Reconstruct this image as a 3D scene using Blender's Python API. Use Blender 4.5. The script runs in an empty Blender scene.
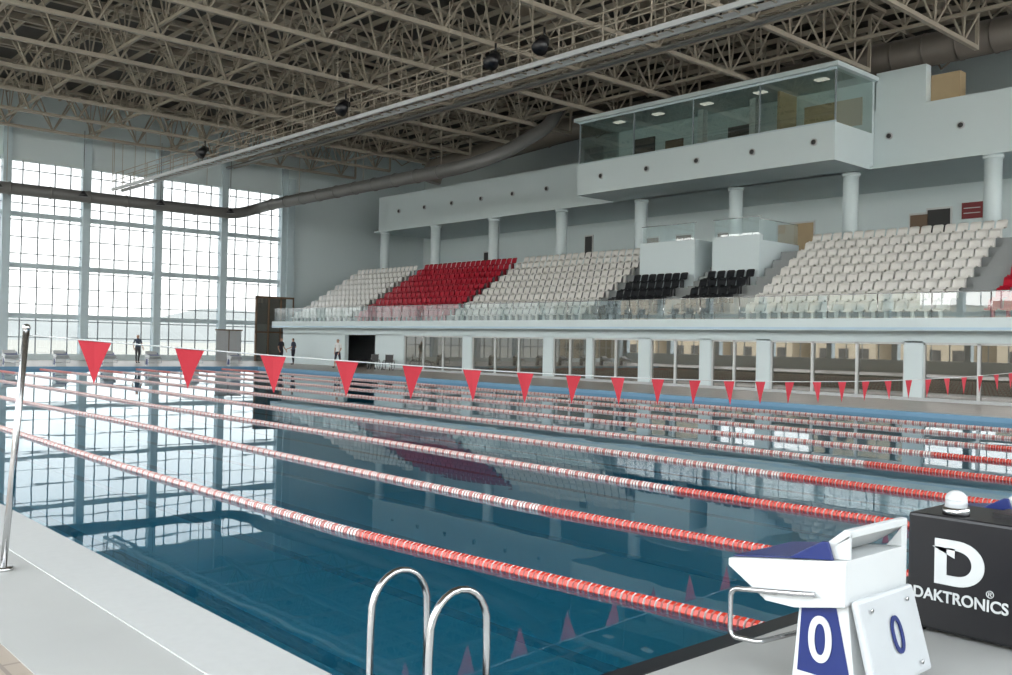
import bpy, math, random
from mathutils import Vector, Matrix
random.seed(3)
scene = bpy.context.scene
# x = across the pool (W), y = along the pool (L), z up
# ---------------------------------------------------------------- materials
def new_mat(name):
    m = bpy.data.materials.new(name); m.use_nodes = True
    nt = m.node_tree; nt.nodes.clear()
    out = nt.nodes.new('ShaderNodeOutputMaterial')
    return m, nt, out
def mat(name, col, rough=0.5, metal=0.0, var=0.06, scale=3.0, bump=0.0, spec=0.5):
    m, nt, out = new_mat(name)
    p = nt.nodes.new('ShaderNodeBsdfPrincipled')
    p.inputs['Roughness'].default_value = rough
    p.inputs['Metallic'].default_value = metal
    p.inputs['Specular IOR Level'].default_value = spec
    tc = nt.nodes.new('ShaderNodeTexCoord')
    n = nt.nodes.new('ShaderNodeTexNoise'); n.inputs['Scale'].default_value = scale
    n.inputs['Detail'].default_value = 4
    nt.links.new(tc.outputs['Object'], n.inputs['Vector'])
    r = nt.nodes.new('ShaderNodeMapRange')
    r.inputs['To Min'].default_value = 1 - var; r.inputs['To Max'].default_value = 1 + var
    nt.links.new(n.outputs['Fac'], r.inputs['Value'])
    v = nt.nodes.new('ShaderNodeVectorMath'); v.operation = 'SCALE'
    v.inputs[0].default_value = col[:3]
    nt.links.new(r.outputs[0], v.inputs['Scale'])
    nt.links.new(v.outputs[0], p.inputs['Base Color'])
    if bump:
        b = nt.nodes.new('ShaderNodeBump'); b.inputs['Strength'].default_value = bump
        nt.links.new(n.outputs['Fac'], b.inputs['Height']); nt.links.new(b.outputs[0], p.inputs['Normal'])
    nt.links.new(p.outputs[0], out.inputs[0])
    return m
def tile_mat(name, c1, c2, grout, size, rough=0.4):
    m, nt, out = new_mat(name)
    p = nt.nodes.new('ShaderNodeBsdfPrincipled'); p.inputs['Roughness'].default_value = rough
    tc = nt.nodes.new('ShaderNodeTexCoord')
    b = nt.nodes.new('ShaderNodeTexBrick')
    b.offset = 0.0
    b.inputs['Color1'].default_value = (*c1, 1); b.inputs['Color2'].default_value = (*c2, 1)
    b.inputs['Mortar'].default_value = (*grout, 1)
    b.inputs['Scale'].default_value = 1.0
    b.inputs['Brick Width'].default_value = size; b.inputs['Row Height'].default_value = size
    b.inputs['Mortar Size'].default_value = size * 0.03
    nt.links.new(tc.outputs['Object'], b.inputs['Vector'])
    nt.links.new(b.outputs['Color'], p.inputs['Base Color'])
    nt.links.new(p.outputs[0], out.inputs[0])
    return m
def glass_mat(name, tint, f0=0.05, rough=0.0, body=None, bodyfac=0.0):
    m, nt, out = new_mat(name)
    t = nt.nodes.new('ShaderNodeBsdfTransparent'); t.inputs[0].default_value = (*tint, 1)
    g = nt.nodes.new('ShaderNodeBsdfGlossy'); g.inputs['Roughness'].default_value = rough
    lw = nt.nodes.new('ShaderNodeLayerWeight'); lw.inputs['Blend'].default_value = .5
    pw = nt.nodes.new('ShaderNodeMath'); pw.operation = 'POWER'; pw.inputs[1].default_value = 5
    nt.links.new(lw.outputs['Facing'], pw.inputs[0])
    f = nt.nodes.new('ShaderNodeMath'); f.operation = 'MULTIPLY_ADD'; f.inputs[1].default_value = 1-f0; f.inputs[2].default_value = f0
    nt.links.new(pw.outputs[0], f.inputs[0])
    mx = nt.nodes.new('ShaderNodeMixShader')
    nt.links.new(f.outputs[0], mx.inputs[0])
    src = t.outputs[0]
    if body:
        d = nt.nodes.new('ShaderNodeBsdfDiffuse'); d.inputs[0].default_value = (*body, 1)
        m2 = nt.nodes.new('ShaderNodeMixShader'); m2.inputs[0].default_value = bodyfac
        nt.links.new(t.outputs[0], m2.inputs[1]); nt.links.new(d.outputs[0], m2.inputs[2])
        src = m2.outputs[0]
    nt.links.new(src, mx.inputs[1]); nt.links.new(g.outputs[0], mx.inputs[2])
    nt.links.new(mx.outputs[0], out.inputs[0])
    return m
def water_mat():
    m, nt, out = new_mat('pool_water_surface')
    t = nt.nodes.new('ShaderNodeBsdfTransparent'); t.inputs[0].default_value = (0.70, 0.94, 0.98, 1)
    df = nt.nodes.new('ShaderNodeBsdfDiffuse'); df.inputs[0].default_value = (0.012, 0.17, 0.29, 1)   # scattering in the water
    ms = nt.nodes.new('ShaderNodeMixShader'); ms.inputs[0].default_value = .32
    nt.links.new(t.outputs[0], ms.inputs[1]); nt.links.new(df.outputs[0], ms.inputs[2])
    g = nt.nodes.new('ShaderNodeBsdfGlossy'); g.inputs['Roughness'].default_value = 0.012
    g.inputs[0].default_value = (0.86, 0.94, 0.98, 1)
    f = nt.nodes.new('ShaderNodeFresnel'); f.inputs['IOR'].default_value = 1.29
    tc = nt.nodes.new('ShaderNodeTexCoord')
    n = nt.nodes.new('ShaderNodeTexNoise'); n.inputs['Scale'].default_value = 0.8; n.inputs['Detail'].default_value = 2
    nt.links.new(tc.outputs['Object'], n.inputs['Vector'])
    b = nt.nodes.new('ShaderNodeBump'); b.inputs['Strength'].default_value = 0.08; b.inputs['Distance'].default_value = 0.02
    nt.links.new(n.outputs['Fac'], b.inputs['Height'])
    nt.links.new(b.outputs[0], g.inputs['Normal']); 
    mx = nt.nodes.new('ShaderNodeMixShader')
    nt.links.new(f.outputs[0], mx.inputs[0]); nt.links.new(ms.outputs[0], mx.inputs[1]); nt.links.new(g.outputs[0], mx.inputs[2])
    nt.links.new(mx.outputs[0], out.inputs[0])
    return m
def emit_mat(name, col, s):
    m, nt, out = new_mat(name)
    e = nt.nodes.new('ShaderNodeEmission'); e.inputs[0].default_value = (*col, 1); e.inputs[1].default_value = s
    nt.links.new(e.outputs[0], out.inputs[0]); return m

M = {}
M['wall'] = mat('wall_paint_pale_blue', (0.62, 0.71, 0.725), 0.6, var=0.03, scale=0.5)
M['wallb'] = mat('band_paint_blue', (0.42, 0.58, 0.70), 0.5, var=0.03)
M['white'] = mat('white_plastic', (0.57, 0.59, 0.59), 0.4, var=0.03)
M['deckw'] = mat('white_deck', (0.41, 0.415, 0.40), 0.45, var=0.10, scale=1.5)
M['deckg'] = mat('deck_grating', (0.48, 0.49, 0.48), 0.5, var=0.06, scale=14)
M['tile'] = tile_mat('deck_tile_beige', (0.34, 0.28, 0.23), (0.38, 0.32, 0.26), (0.24, 0.20, 0.17), 0.4, 0.35)
M['pooltile'] = tile_mat('pool_tile_blue', (0.15, 0.55, 0.73), (0.16, 0.57, 0.75), (0.22, 0.64, 0.80), 0.25, 0.3)
M['edgeblue'] = mat('pool_edge_blue_tile', (0.13, 0.28, 0.42), 0.35)
M['black'] = mat('black_tile', (0.012, 0.014, 0.018), 0.3)
M['blackp'] = mat('black_plastic', (0.009, 0.009, 0.011), 0.35)
M['red'] = mat('red_plastic', (0.62, 0.02, 0.025), 0.4)
M['flag'] = mat('red_flag_cloth', (0.42, 0.016, 0.03), 0.7)
M['ropered'] = mat('rope_float_red', (0.50, 0.040, 0.022), 0.35)
M['ropew'] = mat('rope_float_white', (0.60, 0.56, 0.54), 0.35)
M['ropep'] = mat('rope_float_pink', (0.45, 0.17, 0.15), 0.35)
M['seatw'] = mat('seat_white', (0.75, 0.74, 0.70), 0.45)
M['seatr'] = mat('seat_red', (0.40, 0.008, 0.025), 0.45)
M['seatk'] = mat('seat_black', (0.012, 0.014, 0.017), 0.45)
M['conc'] = mat('stand_concrete', (0.28, 0.30, 0.30), 0.8)
M['steel'] = mat('stainless_steel', (0.60, 0.60, 0.60), 0.22, 1.0, var=0.02)
M['truss'] = mat('truss_paint_beige', (0.34, 0.30, 0.24), 0.55, var=0.08)
M['deckroof'] = mat('roof_deck_metal', (0.06, 0.055, 0.047), 0.7)
M['duct'] = mat('duct_metal', (0.18, 0.16, 0.138), 0.5, 0.2)
M['ductd'] = mat('duct_metal_dark', (0.16, 0.16, 0.155), 0.45, 0.2)
M['mull'] = mat('mullion_paint', (0.50, 0.60, 0.64), 0.5)
M['mullt'] = mat('mullion_thin', (0.26, 0.30, 0.32), 0.5)
M['glassr'] = glass_mat('railing_glass', (0.84, 0.92, 0.92), .10, 0.0, (0.62, 0.76, 0.78), 0.20)
M['glassd'] = glass_mat('door_glass', (0.28, 0.30, 0.28), .24, 0.01, (0.30, 0.27, 0.20), 0.30)
M['glassb'] = glass_mat('booth_glass', (0.72, 0.82, 0.79), .26, 0.0)
M['glassw'] = glass_mat('dimmed_window_glass', (0.24, 0.25, 0.255), .05, 0.0)  # tint added to dim the daylight seen through the far windows
M['dark'] = mat('dark_interior', (0.05, 0.05, 0.05), 0.8)
M['wood'] = mat('beige_panel', (0.45, 0.34, 0.20), 0.5)
M['navy'] = mat('navy_blue', (0.010, 0.022, 0.13), 0.35)
M['greyp'] = mat('light_grey_plastic', (0.46, 0.48, 0.49), 0.35)
M['brown'] = mat('door_brown', (0.16, 0.10, 0.06), 0.5)
M['skin'] = mat('skin', (0.45, 0.26, 0.18), 0.55)
M['hair'] = mat('hair_dark', (0.02, 0.015, 0.012), 0.6)
M['sign'] = mat('red_sign', (0.18, 0.012, 0.015), 0.5)
M['panel'] = emit_mat('booth_fill_panel', (1, .93, .82), 0.45)  # glowing panels added to brighten the booth interior

# ---------------------------------------------------------------- mesh builder
class MB:
    def __init__(s): s.v = []; s.f = []; s.m = []; s.sm = []; s.mats = []
    def mi(s, k):
        mm = M[k] if isinstance(k, str) else k
        if mm not in s.mats: s.mats.append(mm)
        return s.mats.index(mm)
    def add(s, vs, fs, k, smooth=False):
        o = len(s.v); s.v += [tuple(v) for v in vs]; i = s.mi(k)
        for f in fs:
            s.f.append([a + o for a in f]); s.m.append(i); s.sm.append(smooth)
    def box(s, x0, x1, y0, y1, z0, z1, k):
        if x0 > x1: x0, x1 = x1, x0
        if y0 > y1: y0, y1 = y1, y0
        vs = [(x0,y0,z0),(x1,y0,z0),(x1,y1,z0),(x0,y1,z0),(x0,y0,z1),(x1,y0,z1),(x1,y1,z1),(x0,y1,z1)]
        s.add(vs, [(0,3,2,1),(4,5,6,7),(0,1,5,4),(1,2,6,5),(2,3,7,6),(3,0,4,7)], k)
    def paneW(s, x, y0, y1, z0, z1, k): s.add([(x,y0,z0),(x,y1,z0),(x,y1,z1),(x,y0,z1)], [(3,2,1,0)], k)
    def paneL(s, y, x0, x1, z0, z1, k): s.add([(x0,y,z0),(x1,y,z0),(x1,y,z1),(x0,y,z1)], [(0,1,2,3)], k)
    def tube(s, p, q, r, k, n=4, r2=None, cap=True, smooth=None):
        p = Vector(p); q = Vector(q); d = (q - p)
        if d.length < 1e-6: return
        d.normalize(); a = Vector((0,0,1)) if abs(d.z) < 0.9 else Vector((1,0,0))
        u = d.cross(a).normalized(); w = d.cross(u)
        if r2 is None: r2 = r
        vs = []
        for c, rr in ((p, r), (q, r2)):
            for i in range(n):
                t = 2*math.pi*(i+.5)/n
                vs.append(c + u*math.cos(t)*rr + w*math.sin(t)*rr)
        fs = [(i, (i+1)%n, n+(i+1)%n, n+i) for i in range(n)]
        if cap: fs += [tuple(range(n))[::-1], tuple(range(n, 2*n))]
        s.add(vs, fs, k, n > 5 if smooth is None else smooth)
    def prism(s, prof, a0=0, a1=1, k='white'):
        n = len(prof)
        vs = [(a0, p[0], p[1]) for p in prof] + [(a1, p[0], p[1]) for p in prof]
        fs = [tuple(range(n)), tuple(range(n, 2*n))[::-1]] + [(i, n+i, n+(i+1)%n, (i+1)%n) for i in range(n)]
        s.add(vs, fs, k)
    def pipe(s, pts, r, k, n=10):
        pts = [Vector(p) for p in pts]; rings = []
        u = None
        for i, p in enumerate(pts):
            d = (pts[min(i+1, len(pts)-1)] - pts[max(i-1, 0)]).normalized()
            if u is None:
                a = Vector((0,0,1)) if abs(d.z) < 0.9 else Vector((1,0,0)); u = d.cross(a).normalized()
            u = (u - d*u.dot(d)).normalized(); w = d.cross(u)
            rings.append([p + u*math.cos(2*math.pi*j/n)*r + w*math.sin(2*math.pi*j/n)*r for j in range(n)])
        vs = [v for R in rings for v in R]; fs = []
        for i in range(len(rings)-1):
            for j in range(n):
                fs.append((i*n+j, i*n+(j+1)%n, (i+1)*n+(j+1)%n, (i+1)*n+j))
        fs += [tuple(range(n))[::-1], tuple(range((len(rings)-1)*n, len(rings)*n))]
        s.add(vs, fs, k, True)
    def ball(s, c, rx, ry, rz, k, nu=12, nv=8):
        vs = []; fs = []
        for i in range(nv+1):
            ph = math.pi*i/nv
            for j in range(nu):
                th = 2*math.pi*j/nu
                vs.append((c[0]+rx*math.sin(ph)*math.cos(th), c[1]+ry*math.sin(ph)*math.sin(th), c[2]+rz*math.cos(ph)))
        for i in range(nv):
            for j in range(nu):
                fs.append((i*nu+j, (i+1)*nu+j, (i+1)*nu+(j+1)%nu, i*nu+(j+1)%nu))
        s.add(vs, fs, k, True)
    def obj(s, name, parent=None, bevel=0, loc=None):
        me = bpy.data.meshes.new(name); me.from_pydata(s.v, [], s.f)
        for mm in s.mats: me.materials.append(mm)
        me.polygons.foreach_set('material_index', s.m)
        me.polygons.foreach_set('use_smooth', s.sm)
        me.update()
        o = bpy.data.objects.new(name, me); scene.collection.objects.link(o)
        if parent: o.parent = parent
        if loc: o.location = loc
        if bevel:
            b = o.modifiers.new('bevel', 'BEVEL'); b.width = bevel; b.segments = 2; b.limit_method = 'ANGLE'
        return o
def fillet(pts, r, n=6):
    pts = [Vector(p) for p in pts]; out = [pts[0]]
    for i in range(1, len(pts)-1):
        a, b, c = pts[i-1], pts[i], pts[i+1]
        d1 = (a-b); d2 = (c-b); rr = min(r, d1.length*.48, d2.length*.48)
        p = b + d1.normalized()*rr; q = b + d2.normalized()*rr
        for j in range(n+1):
            t = j/n; out.append(p*(1-t)**2 + b*2*t*(1-t) + q*t*t)
    out.append(pts[-1]); return out
def empty(name, loc=(0,0,0)):
    e = bpy.data.objects.new(name, None); e.location = loc; e.empty_display_size = .3
    scene.collection.objects.link(e); return e
def text(name, body, size, loc, R, k, parent=None, extrude=0.003, align='CENTER', sx=1.0, bold=0.0):
    c = bpy.data.curves.new(name, 'FONT'); c.body = body; c.size = size; c.extrude = extrude; c.offset = bold
    c.align_x = align; c.align_y = 'CENTER'; c.materials.append(M[k])
    o = bpy.data.objects.new(name, c); scene.collection.objects.link(o)
    m = R.to_4x4() @ Matrix.Diagonal((sx, 1, 1, 1))
    o.matrix_world = Matrix.Translation(loc) @ m
    if parent:
        o.parent = parent; o.matrix_parent_inverse = Matrix.Translation(parent.location).inverted()
    return o
R_W = Matrix(((0,0,-1),(-1,0,0),(0,1,0)))   # text on a face looking to -x
R_L = Matrix(((1,0,0),(0,0,-1),(0,1,0)))    # text on a face looking to -y

DZ = 0.13      # deck height above water
PL0, PL1, PW0, PW1 = 0.7, 50.7, 0.10, 25.0
LN, LF = -12.0, 65.0       # hall ends
WN, WF = -12.0, 48.0       # hall sides
RZ = 18.3

# ---------------------------------------------------------------- floor, pool
b = MB()
b.box(WN, -1.1, LN, LF, -0.3, DZ, 'tile')
b.box(PW1+1.0, WF, LN, LF, -0.3, DZ, 'tile')
b.box(-1.1, PW1+1.0, LN, PL0-1.9, -0.3, DZ, 'tile')
b.box(-1.1, PW1+1.0, PL1+1.2, LF, -0.3, DZ, 'tile')
b.obj('floor')
b = MB()   # pool surround
b.box(-1.1, -0.42, PL0-1.9, PL1+1.2, -0.3, DZ+0.004, 'deckw')
b.box(-0.42, PW0-.02, PL0-.1, PL1, -0.3, DZ+0.012, 'deckg')
b.box(-0.42, PW0, PL0-1.9, PL0-.1, -0.3, DZ+0.004, 'deckw')
b.box(PW0-0.02, PW0, PL0, PL1, -0.3, DZ-0.01, 'black')
b.box(PW0, PW1, PL0-1.9, PL0-0.14, -0.3, DZ+0.004, 'deckw')
b.box(PW0, PW1, PL0-0.14, PL0, -0.3, DZ+0.008, 'black')
b.box(PW1, PW1+.12, PL0, PL1, -0.3, DZ+.01, 'edgeblue')
b.box(PW1+.12, PW1+1, PL0-1.9, PL1+1.2, -0.3, DZ+.004, 'deckw')
b.box(PW0, PW1, PL1, PL1+.15, -0.3, DZ+.02, 'edgeblue')
b.box(PW0, PW1, PL1+.15, PL1+1.2, -0.3, DZ+.004, 'deckw')
b.obj('pool_deck_edge')
b = MB()
D = -2.1
b.box(PW0-.3, PW1+.3, PL0-.3, PL1+.3, D-.2, D, 'pooltile')
b.box(PW0-.3, PW0, PL0-.3, PL1+.3, D, -.3, 'pooltile'); b.box(PW1, PW1+.3, PL0-.3, PL1+.3, D, -.3, 'pooltile')
b.box(PW0, PW1, PL0-.3, PL0, D, -.3, 'pooltile'); b.box(PW0, PW1, PL1, PL1+.3, D, -.3, 'pooltile')
for i in range(10):
    w = 1.25 + 2.5*i
    b.box(w-.14, w+.14, PL0+2, PL1-2, D, D+.006, 'black')
    b.box(w-.5, w+.5, PL0+2, PL0+2.28, D, D+.007, 'black'); b.box(w-.5, w+.5, PL1-2.28, PL1-2, D, D+.007, 'black')
b.box(PW0, PW0+.12, PL0, PL1, -.5, -.06, 'black')
b.obj('swimming_pool')
b = MB()
b.add([(PW0,PL0,0),(PW1,PL0,0),(PW1,PL1,0),(PW0,PL1,0)], [(0,1,2,3)], water_mat())
b.obj('pool_water')

# ---------------------------------------------------------------- lane ropes
def rope(k):
    b = MB(); n = 8
    w0 = 2.5*k; end = {1: .47, 2: .3, 3: .2}.get(k, .1)
    st = 0.05; L = PL0+.12
    N = int((PL1-.15-L)/st)
    verts = []; faces = []; mi = []
    iR, iW, iP = b.mi('ropered'), b.mi('ropew'), b.mi('ropep')
    def cen(l):
        t = max(0, (5.5-l)/4.8)
        return w0 + end*t**1.3 + .05*math.sin(l*.35+k)
    rings = 0
    for i in range(N):
        l = L + i*st
        big = 0.052
        for dl, r in ((0, .036), (.005, big), (.037, big), (.048, .036)):
            c = cen(l+dl)
            for j in range(n):
                a = 2*math.pi*j/n
                verts.append((c+r*math.cos(a), l+dl, 0.012+r*math.sin(a)))
            rings += 1
        if l < 5.0 or l > PL1-5: mo, ms_ = iR, (iW if i % 2 else iP)
        else: mo, ms_ = (iW if i % 4 else iP), iP
        b0 = (rings-4)*n
        for q in range(3):
            for j in range(n):
                faces.append((b0+q*n+j, b0+q*n+(j+1)%n, b0+(q+1)*n+(j+1)%n, b0+(q+1)*n+j)); mi.append(mo if q == 1 else ms_)
    b.v = verts; b.f = faces; b.m = mi; b.sm = [False]*len(faces)
    b.tube((cen(PL0), PL0, .03), (cen(L), L, .012), .012, 'steel', 6)
    b.tube((cen(PL1-.15), PL1-.16, .012), (cen(PL1), PL1, .03), .012, 'steel', 6)
    b.obj('lane_rope')
for k in range(1, 10): rope(k)

# ---------------------------------------------------------------- backstroke flags
def flagline(Lp):
    b = MB()
    def zs(w): u = (w-12.5)/13.2; return 1.90 - .5*(1-u*u)
    pts = [(-.52+i*26.2/60, Lp, zs(-.52+i*26.2/60)) for i in range(61)]
    b.pipe(pts, .006, 'white', 5)
    w = -.02; i = 0
    while w < 25.2:
        z = zs(w); sw = .03*math.sin(i*2.1)
        z0 = zs(w-.13); z1 = zs(w+.13)
        vs = [(w-.13, Lp, z0), (w, Lp+.01, z), (w+.13, Lp, z1), (w+.06, Lp+sw*.6, z-.17), (w, Lp+sw, z-.34), (w-.06, Lp+sw*.6, z-.17)]
        b.add(vs, [(0,1,4,5), (1,2,3,4)], 'flag')
        w += .775; i += 1
    b.obj('backstroke_flag_line')
    for w, wt in ((-.64, -.52), (25.72, 25.68)):
        p = MB()
        p.tube((w, Lp, DZ), (wt, Lp, 1.93), .024, 'steel', 12)
        p.tube((w, Lp, DZ), (w, Lp, DZ+.03), .07, 'steel', 16)
        p.ball((wt, Lp, 1.94), .03, .03, .03, 'steel')
        p.obj('flag_pole')
flagline(5.0)

# ---------------------------------------------------------------- ladder rails
def ladder():
    b = MB()
    for l in (.84, 1.33):
        pts = [(.51, l, -1.2), (.51, l, .40)]
        for j in range(1, 12):
            a = math.pi*j/12
            pts.append((.330+.18*math.cos(a), l, .49+.21*math.sin(a)))
        pts += [(.15, l, .40), (.15, l, .10), (.14, l, .05), (PW0-.01, l, .03)]
        b.pipe(pts, .019, 'steel', 12)
    for z in (-.25, -.55, -.85, -1.15):
        b.box(.45, .55, .84, 1.33, z-.012, z+.012, 'steel')
    b.obj('pool_ladder')
ladder()

# ---------------------------------------------------------------- starting block
def block(w, l0, num, flip=False):
    e = empty('starting_block', (w, l0, DZ))
    b = MB(); h = .33
    b.prism([(-.13,0),(-.11,.02),(-.15,.45),(-.42,.50),(-.47,.02),(-.45,0)], -h*.85, h*.85, 'white')   # pedestal
    b.prism([(.26,.575),(.26,.615),(-.43,.72),(-.43,.49),(-.15,.43),(.02,.43)], -h, h, 'white')   # head
    b.prism([(.25,.620),(-.20,.688),(-.20,.696),(.25,.628)], -h+.03, h-.03, 'navy')   # non-slip top
    b.obj('body', e, bevel=.012)
    b = MB()   # kick plate
    b.prism([(-.20,.70),(-.235,.70),(-.43,.83),(-.43,.865),(-.40,.87)], -h+.04, h, 'white')
    b.prism([(-.34,.71),(-.43,.72),(-.43,.83)], h-.06, h, 'white')
    b.prism([(-.10,.68),(-.36,.712),(-.33,.80),(-.30,.80)], -h, -h+.02, 'navy')
    b.prism([(-.235,.70),(-.43,.72),(-.43,.85)], -h+.04, -h+.06, 'white')
    b.obj('kick_plate', e, bevel=.004)
    b = MB()   # rear number plate / step
    b.prism([(-.44,.52),(-.48,.53),(-.60,.10),(-.55,.09)], -.31, .30, 'greyp')
    b.obj('rear_plate', e, bevel=.02)
    b = MB()
    for sy in (-.2, .18):
        for z, yy in ((.16, -.592), (.47, -.505)): b.tube((sy, yy, z), (sy, yy-.006, z), .012, 'steel', 10)
    for s_ in (-1, 1):
        x = s_*(h*.85+.003)
        b.add([(x,-.165,.44),(x,-.36,.465),(x,-.445,.10),(x,-.145,.10)], [(0,1,2,3)], 'navy')
    b.obj('number_panel', e)
    b = MB()
    pts = fillet([(-h-.03, -.28, .53), (-h-.03, .22, .46), (-h-.03, .22, .20), (-h-.03, .04, .21), (0, .0, .21)], .05)
    pts2 = [Vector((-p.x, p.y, p.z)) for p in pts]
    b.pipe(pts, .014, 'steel', 10); b.pipe(pts2, .014, 'steel', 10)
    b.tube((0, .0, .21), (0, -.15, .21), .014, 'steel', 10)
    b.obj('hand_grip', e)
    text('side_numeral', num, .33, Vector((w-h*.85-.008, l0-.275, DZ+.275)), R_W, 'white', e, sx=.85, bold=.004)
    tilt = Matrix.Rotation(math.radians(-15.6), 3, 'X') @ R_L
    text('rear_numeral', num, .27, Vector((w, l0-.549, DZ+.315)), tilt, 'navy', e, sx=.95)
    if flip: e.rotation_euler = (0, 0, math.pi)
    return e
wn = [2.16, 4.5, 7.0] + [8.75+2.5*i for i in range(7)]
for i, w in enumerate(wn): block(w, PL0-.62, str(i))
for i in range(10): block(1.25+2.5*i, PL1+.62, str(i), True)

# ---------------------------------------------------------------- timing speaker box
e = empty('timing_speaker_box', (3.7, -.35, DZ))
b = MB()
b.box(-.30, .30, -.50, .42, .03, .75, 'blackp'); o = b.obj('cabinet', e, bevel=.02)
b = MB()
for x in (-.24, .24):
    for y in (-.44, .36): b.box(x-.03, x+.03, y-.03, y+.03, 0, .03, 'blackp')
b.box(-.05, .2, -.4, .0, .75, .775, 'blackp')
b.tube((-.18, .17, .75), (-.18, .17, .80), .08, 'steel', 20)
b.obj('feet_and_top', e)
b = MB()
b.tube((-.18,.17,.79),(-.18,.17,.85), .065, 'greyp', 20)
b.ball((-.18,.17,.85), .065, .065, .055, 'white', 20, 12); b.obj('strobe_dome', e)
text('logo_letter', 'D', .37, Vector((3.7-.306, -.25, DZ+.455)), R_W, 'white', e, sx=1.15, bold=.014)
text('lettering', 'DAKTRONICS', .098, Vector((3.7-.306, -.26, DZ+.25)), R_W, 'white', e, sx=.93, bold=.002)
text('registered_mark', '®', .06, Vector((3.7-.306, -.44, DZ+.32)), R_W, 'white', e)
b = MB(); x = -.309
b.add([(x,.26,.56),(x,.12,.56),(x,.12,.50)], [(0,1,2)], 'white'); b.obj('logo_flash', e)

# ---------------------------------------------------------------- far end window wall
Wcols = [34.2-5*i for i in range(10)]
def glazing(name, axis, pos, cols, z0, z1, bands, side=1, sub=5, thick=.5, zsub=1.1, glass=None):
    b = MB()
    def bx(a0, a1, d0, d1, zz0, zz1, k):
        if axis == 'L': b.box(a0, a1, pos+d0, pos+d1, zz0, zz1, k)
        else: b.box(pos+d0, pos+d1, a0, a1, zz0, zz1, k)
    lo, hi = min(cols), max(cols)
    for c in cols: bx(c-thick/2, c+thick/2, -.35, .25, z0, z1, 'mull')
    for z in bands: bx(lo, hi, -.1, .1, z-.16, z+.16, 'mull')
    z = z0+zsub
    while z < z1-.2:
        bx(lo, hi, -.03, .03, z-.03, z+.03, 'mullt'); z += zsub
    cs = sorted(cols)
    for a, c in zip(cs[:-1], cs[1:]):
        for i in range(1, sub):
            x = a+(c-a)*i/sub; bx(x-.035, x+.035, -.04, .04, z0, z1, 'mullt')
    if glass and axis == 'L': b.paneL(pos+.05, lo, hi, z0, z1, glass)
    return b.obj(name)
glazing('window_1', 'L', LF, Wcols+[-12.0], DZ+.4, 13.2, [9.7, 6.35, 3.05], sub=5, glass='glassw')
b = MB()
b.box(WN-.3, 34.4, LF-.1, LF+.3, -.3, DZ+.4, 'wall')
b.box(WN-.3, 34.4, LF-.1, LF+.3, 13.2, RZ, 'wall')
b.box(34.4, WF, LF-.1, LF+.3, -.3, RZ, 'wall')
for c in Wcols: b.box(c-.25, c+.25, LF-.35, LF-.1, 13.2, 15.5, 'mull')
b.box(34.4, 35.0, LF-.5, LF-.1, DZ, 14.5, 'mull')
b.obj('wall_far')
b = MB()
for i in range(3):
    b.paneL(LF-.45, 31.9+i*1.05, 32.85+i*1.05, DZ, 5.0, 'glassd')
    b.box(31.8+i*1.05, 31.9+i*1.05, LF-.55, LF-.36, DZ, 5.1, 'brown')
b.box(31.8, 35.05, LF-.55, LF-.36, 5.0, 5.15, 'brown'); b.box(34.95, 35.05, LF-.55, LF-.36, DZ, 5.1, 'brown')
b.box(31.8, 35.05, LF-.55, LF-.36, 2.3, 2.42, 'brown')
b.box(31.85, 35.0, LF-.35, LF-.3, DZ, 5.0, 'greyp')
b.obj('door_1')
b = MB()
b.box(28.6, 30.6, LF-.6, LF-.5, DZ, 2.5, 'greyp'); b.box(28.5, 30.7, LF-.62, LF-.58, 2.4, 2.5, 'brown'); b.box(29.57, 29.63, LF-.63, LF-.6, DZ, 2.4, 'brown')
b.obj('door_2')
glazing('window_2', 'W', WN, [LN]+[-7+6*i for i in range(12)]+[LF], 1.2, 14.2, [9.7, 5.0], sub=4, zsub=2.2)
b = MB()
b.box(WN-.3, WN+.1, LN-.3, LF, -.3, 1.2, 'wall'); b.box(WN-.3, WN+.1, LN-.3, LF, 14.2, RZ, 'wall')
b.obj('wall_left')
glazing('window_3', 'L', LN, [WN+.3]+[-6+6*i for i in range(9)]+[46], 5.5, 14.2, [9.0], sub=4, zsub=2.2)
b = MB()
b.box(WN-.3, WF, LN-.3, LN+.1, -.3, 5.5, 'wall'); b.box(WN-.3, WF, LN-.3, LN+.1, 14.2, RZ, 'wall')
b.obj('wall_near')

# ---------------------------------------------------------------- gallery: ground floor facade
GW = 31.7
gl = [(44.9,39.2,3),(38.4,32.6,3),(31.9,29.55,2),(29.15,26.2,2),(25.5,22.7,2),(22.1,19.8,2),(19.15,13.5,3),(12.8,7.0,3),(6.3,1.0,3),(.3,-5,3)]
b = MB()
open_ = sorted([(min(a,c), max(a,c)) for a, c, n in gl] + [(48.0, 51.6)])
prev = LN
for a, c in open_:
    b.box(GW, GW+.3, prev, a, DZ, 2.3, 'wall'); prev = c
b.box(GW, GW+.3, prev, 60, DZ, 2.3, 'wall')
b.box(GW, GW+.3, LN, 60, 2.25, 2.7, 'wall')
b.box(GW+.3, WF, 59.7, 60, DZ, 2.7, 'wall')
b.box(GW-.04, GW, LN, 48, DZ, DZ+.12, 'greyp')
b.obj('wall_right_lower')
b = MB(); b.box(GW+5, GW+5.2, LN, 60, DZ, 2.7, 'conc'); b.obj('wall_inner')
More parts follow.
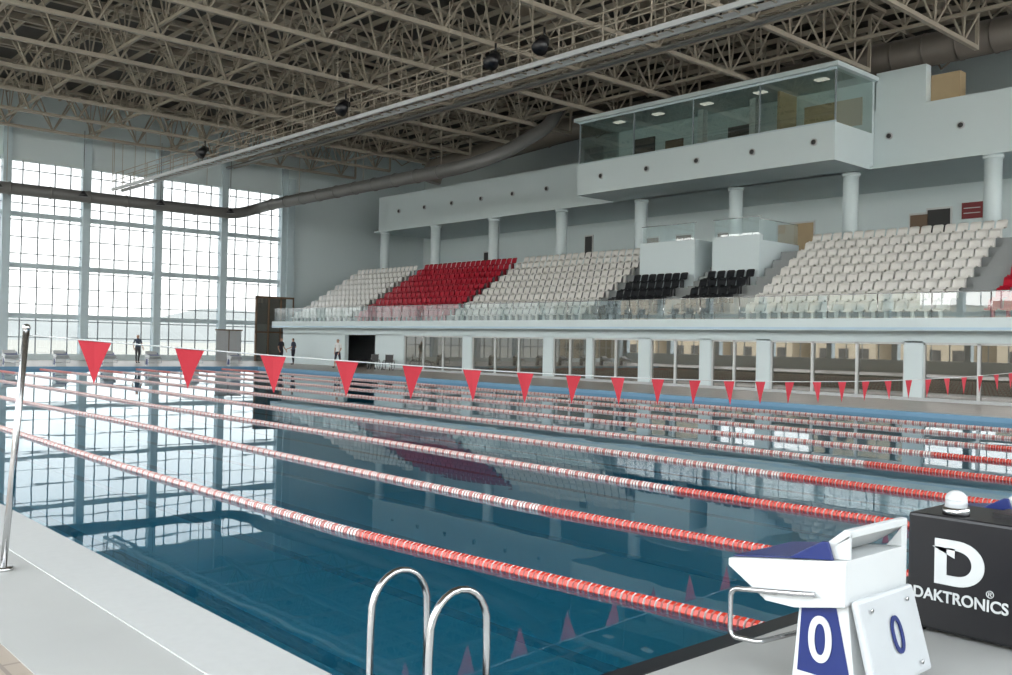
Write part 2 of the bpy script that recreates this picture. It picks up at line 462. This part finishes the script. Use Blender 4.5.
for i, (a, c, n) in enumerate(gl):
    b = MB(); lo, hi = min(a,c), max(a,c)
    b.paneW(GW+.13, lo, hi, DZ+.08, 2.25, 'glassd')
    for j in range(n+1):
        y = lo+(hi-lo)*j/n; b.box(GW+.06, GW+.2, max(lo,y-.05), min(hi,y+.05), DZ, 2.25, 'white')
    b.box(GW+.06, GW+.2, lo, hi, 2.18, 2.26, 'white'); b.box(GW+.06, GW+.2, lo, hi, DZ, DZ+.09, 'white')
    b.obj('door_%d' % (i+3))
b = MB()
b.box(30.9, 46, LN, 60, 2.7, 3.05, 'wall'); b.box(30.82, 30.9, LN, 60.05, 2.66, 3.12, 'wall'); b.box(30.80, 30.83, LN, 60.05, 2.70, 2.78, 'wallb')
b.obj('balcony_slab')
b = MB()
y = LN+.2
while y < 59.9:
    b.paneW(31.01, y+.03, min(y+1.97, 60), 3.12, 4.0, 'glassr')
    b.tube((31.01, y, 3.05), (31.01, y, 4.03), .015, 'steel', 6)
    y += 2
b.tube((31.01, LN+.2, 4.03), (31.01, 60, 4.03), .022, 'steel', 8)
b.obj('balcony_glass_railing')

# ---------------------------------------------------------------- stand steps
RW0, RD, RH, NR = 32.0, .67, .435, 9
def fz(i): return 3.05 + RH*(i)
def stepped(b, l0, l1, n, k='conc', wmax=38.6):
    for i in range(1, n):
        b.box(RW0+RD*i-.1, RW0+RD*(i+1)-.1 if i < n-1 else wmax, l0, l1, 3.05, fz(i), k)
b = MB()
LE = LN+.2
stepped(b, LE, 22.2, NR); stepped(b, 22.2, 29.6, 5, wmax=35.5); stepped(b, 29.6, 60, NR)
b.box(38.6, 45.9, LE, 60, 3.05, fz(8)-.01, 'conc')
for (a, c) in ((11.0, 12.1), (21.0, 22.0), (29.7, 30.2), (40.9, 41.3), (51.2, 51.8)):
    for i in range(0, NR-1):
        b.box(RW0+RD*(i+.5)-.1, RW0+RD*(i+1)-.1, a, c, fz(i), fz(i)+RH*.5, 'conc')
for i in range(0, 14):
    b.box(RW0+.45*i+.2, 38.5, 25.05, 25.85, fz(0), fz(0)+RH*.6*(i+1), 'conc')
b.obj('grandstand_steps')

def seat_t():
    prof = [(0,.36),(.015,.42),(.16,.405),(.28,.41),(.35,.48),(.40,.66),(.44,.80),(.46,.79)]
    ys = [-.22,-.15,0,.15,.22]; up = [.03,.008,0,.008,.03]
    vs = []; fs = []
    for (x, z) in prof:
        for y, u in zip(ys, up):
            xx = x - (u*1.0 if z > .47 else 0); zz = z + (u if z <= .47 else 0)
            if z > .75 and abs(y) > .2: zz -= .04
            vs.append((xx, y, zz))
    for i in range(len(prof)-1):
        for j in range(4): fs.append((i*5+j, i*5+j+1, (i+1)*5+j+1, (i+1)*5+j))
    o = len(vs)
    x0,x1,y0,y1,z0,z1 = .12,.30,-.05,.05,0,.405
    vs += [(x0,y0,z0),(x1,y0,z0),(x1,y1,z0),(x0,y1,z0),(x0,y0,z1),(x1,y0,z1),(x1,y1,z1),(x0,y1,z1)]
    fs += [tuple(o+a for a in f) for f in [(0,1,5,4),(1,2,6,5),(2,3,7,6),(3,0,4,7)]]
    return vs, fs
SV, SF = seat_t()
def seats(l0, l1, r0, r1, k):
    b = MB(); n = int((l1-l0)/.5)
    for r in range(r0, r1):
        for j in range(n):
            y = l0+.25+j*(l1-l0)/n; x = RW0+RD*r+.08; z = fz(r) if r else 3.05
            b.add([(v[0]+x, v[1]+y, v[2]+z) for v in SV], SF, k, True)
    return b.obj('stadium_seats')
seats(51.9, 59.7, 0, 9, 'seatw')
seats(41.4, 51.1, 0, 9, 'seatr')
seats(30.3, 40.8, 0, 9, 'seatw')
seats(26.0, 29.5, 0, 5, 'seatk')
seats(22.2, 24.9, 0, 5, 'seatk')
seats(12.2, 20.9, 0, 9, 'seatw')
seats(1.0, 10.9, 0, 9, 'seatr')
# vomitory boxes
b = MB()
W0 = 35.6
b.box(W0, W0+.25, 26.0, 29.5, 3.1, 7.25, 'wall'); b.box(W0+.25, 39.0, 26.0, 26.2, 3.1, 7.25, 'wall')
b.box(W0, W0+.25, 22.3, 24.95, 3.1, 7.25, 'wall'); b.box(W0+.25, 39.0, 24.75, 24.95, 3.1, 7.25, 'wall')
b.box(W0+.25, 39.0, 22.3, 22.5, 3.1, 7.0, 'wall'); b.box(W0+.25, 39.0, 29.3, 29.5, 3.1, 7.0, 'wall')
b.obj('wall_stair_entrance')
b = MB()
b.paneW(W0+.1, 26.1, 29.4, 7.25, 8.1, 'glassr'); b.paneW(W0+.1, 22.4, 24.9, 7.25, 8.1, 'glassr')
b.paneL(22.38, W0+.1, 39, 7.0, 8.0, 'glassr')
b.tube((W0+.11, 26.0, 8.1), (W0+.11, 29.5, 8.1), .02, 'steel', 6); b.tube((W0+.11, 22.3, 8.1), (W0+.11, 25, 8.1), .02, 'steel', 6)
b.tube((W0+.11, 22.39, 8.0), (39, 22.39, 8.0), .02, 'steel', 6)
b.obj('entrance_glass_railing')

# ---------------------------------------------------------------- columns and upper wall
for i in range(-3, 8):
    y = 13.65+6.5*i
    if y < LN or y > 59.5: continue
    c = MB(); c.tube((39.95, y, fz(8)-.01), (39.95, y, 10.4), .36, 'wall', 24); c.tube((39.95, y, 10.25), (39.95, y, 10.4), .42, 'wall', 24)
    c.obj('column')
b = MB()
b.box(39.9, 40.4, LN, 60, 10.5, 13.2, 'wall')
b.box(39.5, 46, LN, 60, 10.4, 10.5, 'wall')
b.box(39.9, 40.4, 16.6, 18.95, 13.2, 14.95, 'wall')
b.box(40.4, 46, 59.8, 60, 10.5, 13.2, 'wall')
b.obj('wall_right_upper')
b = MB(); b.box(40.42, 41.0, 15.3, 16.6, 13.2, 14.5, 'wood'); b.obj('trim_1')
b = MB()
b.box(46, 46.2, LN, 60, 3.0, 10.5, 'wall')
b.obj('wall_right_back')
b = MB(); b.box(WF, WF+.3, LN, LF, -.3, RZ, 'wall'); b.obj('wall_right_outer')
def bdoor(l, w, z1, k, nm):
    b = MB(); b.box(45.93, 46, l, l+w, 6.55, z1, 'white'); b.box(45.90, 45.95, l+.08, l+w-.08, 6.55, z1-.1, k)
    b.tube((45.86, l+.2, 7.7), (45.86, l+.2, 7.85), .02, 'steel', 6); b.obj(nm)
for i, (l, w, z, k) in enumerate([(19.0,1.1,9.1,'brown'),(17.9,1.3,9.3,'dark'),(36.6,1.3,9.1,'brown'),(34.0,1.3,9.1,'brown'),(42.5,.8,9.6,'dark'),(30.5,1.6,9.0,'brown'),(25.5,2.4,9.2,'wood'),(53,1.2,9.1,'dark')]):
    bdoor(l, w, z, k, 'door_%d' % (i+14))
b = MB(); b.box(45.88, 45.93, 16.4, 17.4, 8.6, 9.4, 'sign')
for z in (8.85, 9.1): b.box(45.86, 45.88, 16.5, 17.3, z, z+.04, 'greyp')
b.obj('wall_sign')
b = MB()
y = LN+1
while y < 58:
    if not (18.8 < y < 34.9): b.tube((39.9, y, 11.9), (39.82, y, 11.9), .16, 'greyp', 16); b.tube((39.82, y, 11.9), (39.80, y, 11.9), .11, 'dark', 16)
    y += 3.25
b.obj('air_nozzle_row')

# ---------------------------------------------------------------- control booth
BL0, BL1 = 19.0, 34.8
b = MB()
b.box(36.3, 39.85, BL0, BL1, 10.4, 10.6, 'wall')
b.box(36.3, 36.5, BL0, BL1, 10.6, 12.1, 'wall')
b.box(36.5, 39.85, BL0, BL0+.2, 10.6, 12.1, 'wall'); b.box(36.5, 39.85, BL1-.2, BL1, 10.6, 12.1, 'wall')
b.box(36.5, 39.85, BL0+.2, BL1-.2, 11.2, 11.3, 'conc')
b.box(36.1, 39.85, BL0-.2, BL1+.2, 14.55, 14.75, 'wall')
b.box(39.7, 39.85, BL0, BL1, 12.1, 14.55, 'wall')
for y in (24.6, 27.8): b.box(38.5, 38.9, y, y+.35, 11.3, 14.55, 'white')
b.box(38.2, 39.7, 23.0, 23.15, 11.3, 14.55, 'wood'); b.box(38.4, 39.6, 20, 22, 11.3, 12.3, 'wood'); b.box(37.6, 38.2, 29, 33, 11.3, 12.3, 'greyp')
b.box(39.6, 39.7, 19.5, 22.5, 12.6, 13.9, 'wood'); b.box(39.6, 39.7, 30, 31.2, 11.3, 13.5, 'brown')
b.box(39.6, 39.7, 32, 33.5, 12.6, 13.9, 'dark'); b.box(39.6, 39.7, 25.3, 27, 11.3, 13.6, 'dark')
for y in (20.5, 23.8, 27, 30.2, 33): b.box(37.5, 37.9, y-.3, y+.3, 14.5, 14.55, 'panel')
b.box(36.32, 36.42, BL0, BL1, 14.45, 14.55, 'mull'); b.box(36.32, 36.42, BL0, BL1, 12.1, 12.18, 'mull')
for y in (19.0, 22.9, 26.8, 30.7, 34.7): b.box(36.33, 36.40, y, y+.06, 12.18, 14.45, 'mullt')
b.paneW(36.36, BL0+.07, BL1-.1, 12.18, 14.45, 'glassb')
b.paneL(BL0+.04, 36.42, 39.7, 12.1, 14.55, 'glassb'); b.paneL(BL1-.06, 36.42, 39.7, 12.1, 14.55, 'glassb')
for y in [20.0+3.25*i for i in range(5)]:
    b.tube((36.3, y, 11.3), (36.24, y, 11.3), .16, 'greyp', 16); b.tube((36.24, y, 11.3), (36.22, y, 11.3), .11, 'dark', 16)
b.obj('control_booth')

# ---------------------------------------------------------------- roof
b = MB(); b.box(WN-.3, WF+.3, LN-.3, LF+.3, RZ, RZ+.3, 'deckroof')
b.obj('ceiling')
b = MB()
ZB, ZT = 14.85, 17.4
def truss(b, axis, pos, a0, a1, zb, zt, step, rc, rw, wid=0.0):
    def P(a, z, o=0): return (a, pos+o, z) if axis == 'W' else (pos+o, a, z)
    offs = (-wid/2, wid/2) if wid else (0,)
    for o in offs: b.tube(P(a0, zt, o), P(a1, zt, o), rc, 'truss', 4)
    b.tube(P(a0, zb), P(a1, zb), rc*1.15, 'truss', 4)
    n = int((a1-a0)/step); s = (a1-a0)/n
    for i in range(n):
        a = a0+i*s
        for o in offs:
            b.tube(P(a, zt, o), P(a+s/2, zb), rw, 'truss', 4, cap=False); b.tube(P(a+s/2, zb), P(a+s, zt, o), rw, 'truss', 4, cap=False)
        if wid: b.tube(P(a, zt, offs[0]), P(a, zt, offs[1]), rw, 'truss', 4, cap=False)
        else: b.tube(P(a+s/2, zb), P(a+s/2, zt), rw*.8, 'truss', 4, cap=False)
L_ = LN+2
while L_ < LF:
    truss(b, 'W', L_, WN, 38.9, ZB, ZT, 2.6, .11, .055, wid=1.4)
    b.tube((38.9, L_, ZT), (WF, L_, ZT), .11, 'truss', 4); b.tube((38.9, L_, ZB), (38.9, L_, ZT), .09, 'truss', 4)
    for q in range(3):
        x = 38.9+q*3.03
        b.tube((x, L_, ZT), (x+1.5, L_, ZT-.9), .05, 'truss', 4); b.tube((x+1.5, L_, ZT-.9), (x+3.0, L_, ZT), .05, 'truss', 4)
    L_ += 4.8
W_ = WN+3
while W_ < 38:
    truss(b, 'L', W_, LN, LF, ZB+.5, ZT+.1, 2.4, .08, .045); W_ += 5.6
b.obj('roof_truss_frame')
b = MB()
W_ = WN+.5
while W_ < WF:
    b.box(W_-.05, W_+.05, LN, LF, ZT+.12, ZT+.36, 'truss'); W_ += 1.6
L_ = LN
while L_ < LF:
    b.box(WN, WF, L_-.12, L_+.12, ZT+.36, RZ, 'truss'); L_ += 4.8
b.obj('roof_purlins')
b = MB()
w, z = 29.0, 14.5
b.box(w-.14, w+.14, LN+.3, LF-1, z, z+.03, 'ductd'); b.box(w-.15, w-.13, LN+.3, LF-1, z, z+.1, 'ductd'); b.box(w+.13, w+.15, LN+.3, LF-1, z, z+.1, 'ductd')
b.tube((w+.5, LN+.3, z+.1), (w+.5, LF-1, z+.1), .05, 'truss', 6)
b.obj('cable_tray')
# catwalk
b = MB()
for w in (19.9, 20.55): 
    b.box(w-.05, w+.05, -6, 62, 11.5, 11.66, 'greyp')
    for z in (12.15, 12.6): b.tube((w, -6, z), (w, 62, z), .025, 'truss', 4)
    y = -6
    while y <= 62:
        b.tube((w, y, 11.6), (w, y, 12.6), .025, 'truss', 4)
        if y % 4 == 2: b.tube((w, y, 12.6), (w, y, 15.0), .018, 'truss', 4)
        y += 2.0
y = -6
while y < 62: b.box(19.95, 20.5, y, y+.05, 11.56, 11.6, 'truss'); y += .6
b.obj('catwalk')
for y in (20.4, 22.9, 32.8, 47):
    e = empty('spotlight', (19.6, y, 12.35)); e.scale = (1.4,)*3; s = MB()
    s.tube((0,0,-.1), (-.25, -.1, -.4), .13, 'blackp', 14, r2=.2); s.tube((0,0,-.1),(0,0,.2),.03,'blackp',6); s.box(-.15,.15,-.03,.03,-.2,-.05,'blackp')
    s.obj('lamp_head', e)
# ducts
b = MB()
b.pipe(fillet([(41.0, LN+1, 16.0), (41.0, 40, 15.8), (40.8, 46, 15.4), (40.2, 49.5, 14.9), (38.0, 50.5, 14.0), (37.8, 50.6, 13.2)], 2.2), .75, 'duct', 20)
y = LN+2
while y < 38: b.tube((41.0, y, 16.0-.2*(y+11)/51), (41.0, y+.08, 16.0-.2*(y+11)/51), .79, 'duct', 20); y += 1.5
b.obj('ventilation_duct')
b = MB()
b.pipe(fillet([(-10, 62, 10.9), (28.8, 62, 10.9), (30.5, 62, 11.5), (30.5, 60.0, 11.6), (30.5, 38, 11.6), (32.5, 37, 12.5), (36.0, 37, 14.6), (37, 37, 16)], 1.4), .38, 'ductd', 18)
for i in range(16): b.tube((-8+i*2.4, 62, 10.9), (-7.9+i*2.4, 62, 10.9), .42, 'ductd', 18)
y = 40
while y < 60: b.tube((30.5, y, 11.6), (30.5, y+.08, 11.6), .42, 'ductd', 18); y += 2.2
for y in (40, 48, 56): b.tube((30.5, y, 11.9), (30.5, y, 15), .02, 'truss', 4)
for i in range(6): b.tube((-6+i*6.5, 62, 11.2), (-6+i*6.5, 62, 15), .02, 'truss', 4)
b.obj('air_duct')
for i, w in enumerate((2, 7, 12, 17, 22, 27)):
    e = empty('pendant_lamp', (w+.6, 60.5, 10.7)); s = MB()
    s.tube((0,0,0), (0,0,.35), .32, 'blackp', 18, r2=.08); s.tube((0,0,.35), (0,0,4.2), .02, 'blackp', 5); s.obj('shade', e)

# ---------------------------------------------------------------- people
def person(loc, rotz, stride, shirt, pants, shorts, armbend=0.2, name='person', hgt=1.0):
    V = []; E = []; Rr = []
    def j(p, r, par=None):
        V.append(p); Rr.append(r)
        if par is not None: E.append((par, len(V)-1))
        return len(V)-1
    pel = j((0,0,.95), .135)
    wa = j((0,.0,1.08), .12, pel); ch = j((0,.0,1.28), .145, wa); sh = j((0,0,1.42), .10, ch)
    nk = j((0,.01,1.50), .055, sh); hd0 = j((0,.02,1.58), .078, nk); hd1 = j((0,.025,1.66), .088, hd0); hd2 = j((0,.02,1.72), .06, hd1)
    for sgn in (-1, 1):
        st = stride*sgn
        hp = j((.09*sgn, 0, .90), .098, pel)
        kn = j((.10*sgn, st*.5+.02, .50), .058, hp)
        cf = j((.10*sgn, st*.75-.02, .33), .055, kn)
        an = j((.10*sgn, st-.02, .10), .038, cf)
        hl = j((.10*sgn, st-.03, .045), .04, an)
        to = j((.115*sgn, st+.17, .035), .034, hl)
        s1 = j((.18*sgn, 0, 1.41), .062, sh)
        el = j((.24*sgn, -.03 - st*.4, 1.12), .042, s1)
        wr = j((.25*sgn, .06 - st*.9 + armbend*.3, .88+armbend*.25), .027, el)
        pm = j((.245*sgn, .09 - st*.95+ armbend*.4, .80+armbend*.28), .030, wr)
        for q in range(4):
            a = j((.245*sgn, .065+.018*q - st*.95+ armbend*.42, .76+armbend*.3), .0095, pm)
            j((.235*sgn, .075+.018*q - st*.95+ armbend*.44, .715+armbend*.3+.008*abs(q-1.5)), .008, a)
        a = j((.22*sgn, .12 - st*.95+ armbend*.4, .80+armbend*.29), .010, pm)
        j((.21*sgn, .135 - st*.95+ armbend*.4, .765+armbend*.29), .009, a)
    me = bpy.data.meshes.new('tmp'); me.from_pydata(V, E, [])
    o = bpy.data.objects.new('tmp', me); scene.collection.objects.link(o)
    sk = o.modifiers.new('s', 'SKIN')
    for i, sv in enumerate(me.skin_vertices[0].data):
        sv.radius = (Rr[i], Rr[i]*(.8 if i in (0,1,2,3) else 1)); sv.use_root = (i == 0)
    ss = o.modifiers.new('u', 'SUBSURF'); ss.levels = 2; ss.render_levels = 2
    bpy.context.view_layer.update()
    dg = bpy.context.evaluated_depsgraph_get()
    nm = bpy.data.meshes.new_from_object(o.evaluated_get(dg))
    bpy.data.objects.remove(o)
    nm.materials.clear()
    ms = mat('shirt', shirt, .8); mp = mat('trousers', pants, .8)
    for mm in (M['skin'], ms, mp, M['hair'], M['white']): nm.materials.append(mm)
    for p in nm.polygons:
        c = p.center; p.use_smooth = True
        arm = abs(c.x) > .185
        if c.z > 1.50:
            k = 3 if (c.z > 1.69 or (c.y < .0 and c.z > 1.56)) else 0
        elif arm and c.z < 1.2: k = 0
        elif c.z > .97: k = 1
        elif arm: k = 0
        elif c.z > shorts: k = 2
        elif c.z > .075: k = 0
        else: k = 3
        p.material_index = k
    e = empty(name, loc); e.rotation_euler = (0, 0, rotz); e.scale = (hgt,)*3
    b_ = bpy.data.objects.new('body', nm); scene.collection.objects.link(b_); b_.parent = e
    s = MB()
    for sg in (-1, 1):
        s.ball((.03*sg, .105, 1.645), .010, .006, .006, 'hair', 8, 6); s.ball((.085*sg, .01, 1.63), .012, .02, .03, 'skin', 8, 6)
    s.ball((0, .115, 1.615), .013, .02, .024, 'skin', 8, 6); s.ball((0, .10, 1.575), .025, .01, .007, 'sign', 8, 6)
    s.obj('face', e)
person((29.5, 48.9, DZ), math.radians(120), .22, (.75,.75,.75), (.03,.03,.05), .5, hgt=1.05)
person((29.3, 55.8, DZ), math.radians(200), .08, (.02,.02,.03), (.02,.02,.03), .12, hgt=1.05)
person((30.0, 55.4, DZ), math.radians(30), .05, (.05,.06,.09), (.02,.02,.03), .12, armbend=.6, hgt=1.05)
person((20.5, 58.4, DZ), math.radians(180), .1, (.06,.08,.12), (.05,.05,.06), .12, hgt=1.05)
def trolley(x, y):
    e = empty('wheelchair', (x, y, DZ)); b = MB()
    for s_ in (-.28, .28):
        pts = [(s_, .3*math.cos(a*math.pi/8), .3+.3*math.sin(a*math.pi/8)) for a in range(17)]
        b.pipe(pts, .02, 'blackp', 6)
        for a in range(0, 16, 2): b.tube((s_, 0, .3), (s_, .3*math.cos(a*math.pi/8), .3+.3*math.sin(a*math.pi/8)), .006, 'steel', 4)
        b.tube((s_*.85, -.15, .95), (s_*.85, -.05, .45), .015, 'steel', 6); b.tube((s_*.85, -.05, .5), (s_*.85, .45, .5), .015, 'steel', 6); b.tube((s_*.85, .45, .5), (s_*.85, .55, .1), .015, 'steel', 6)
        b.tube((s_*.8, .5, .07), (s_*.9, .5, .07), .07, 'blackp', 12)
    b.box(-.24, .24, -.03, .42, .46, .50, 'blackp'); b.box(-.24, .24, -.16, -.08, .50, .92, 'blackp')
    b.obj('frame', e); e.rotation_euler = (0,0,2.2)
trolley(30.3, 46.0); trolley(30.4, 44.6)

# ---------------------------------------------------------------- outside
b = MB()
gm = mat('ground_outside', (.48,.45,.38), .9, var=.15, scale=.02)
b.box(-300, 300, LF+.5, 900, -1.2, -1.0, gm)
b.box(-900, WN-.5, -300, 900, -1.25, -1.05, gm)
b.obj('ground')
b = MB(); vs = []; fs = []
hm = mat('hills_outside', (.42,.42,.39), .95, var=.2, scale=.03)  # pale hill colour paints distance haze into the surface
N = 80
for i in range(N+1):
    x = -500+i*12; h = 14+3*math.sin(i*.21)+2.5*math.sin(i*.53+1)+1.2*math.sin(i*1.3)
    vs += [(x, 430, -1), (x, 470, h), (x, 560, -1)]
for i in range(N): fs += [(i*3, i*3+3, i*3+4, i*3+1), (i*3+1, i*3+4, i*3+5, i*3+2)]
b.add(vs, fs, hm); b.obj('hills')
bm = mat('building_outside', (.45,.38,.28), .9)
for i in range(12):
    b = MB(); y = -30+i*13; h = 8+random.random()*8
    b.box(-75, -60, y, y+10, -1, h, bm)
    for q in range(3):
        for r in range(int(h/3)): b.box(-60, -59.95, y+1+q*3, y+2.5+q*3, r*3+.8, r*3+2.2, 'dark')
    b.obj('building')

# ---------------------------------------------------------------- world
w = bpy.data.worlds.new('world'); scene.world = w; w.use_nodes = True
nt = w.node_tree; bg = nt.nodes['Background']
tc = nt.nodes.new('ShaderNodeTexCoord'); sp = nt.nodes.new('ShaderNodeSeparateXYZ'); cr = nt.nodes.new('ShaderNodeValToRGB')
nt.links.new(tc.outputs['Generated'], sp.inputs[0]); nt.links.new(sp.outputs['Z'], cr.inputs[0])
cr.color_ramp.elements[0].position = 0.0; cr.color_ramp.elements[0].color = (1,.98,.94,1)
cr.color_ramp.elements[1].position = .6; cr.color_ramp.elements[1].color = (.86,.93,1,1)
nt.links.new(cr.outputs[0], bg.inputs[0]); bg.inputs[1].default_value = 5.4

scene.view_settings.view_transform = 'Standard'
scene.view_settings.look = 'None'
scene.view_settings.exposure = 0.66

# ---------------------------------------------------------------- camera
d1 = Vector((-851, 12.5, -948.2)).normalized(); d2 = Vector((1056, -28.5, -948.2)).normalized()
d3 = d2.cross(d1).normalized(); d1 = d3.cross(d2)
R = Matrix((d2, d1, d3))
cd = bpy.data.cameras.new('camera'); cd.sensor_width = 36; cd.lens = 948.2/1012*36; cd.clip_end = 2000
cam = bpy.data.objects.new('camera', cd); scene.collection.objects.link(cam)
cam.matrix_world = Matrix.Translation((-2.6, -2.72, 1.90)) @ R.to_4x4()
scene.camera = cam
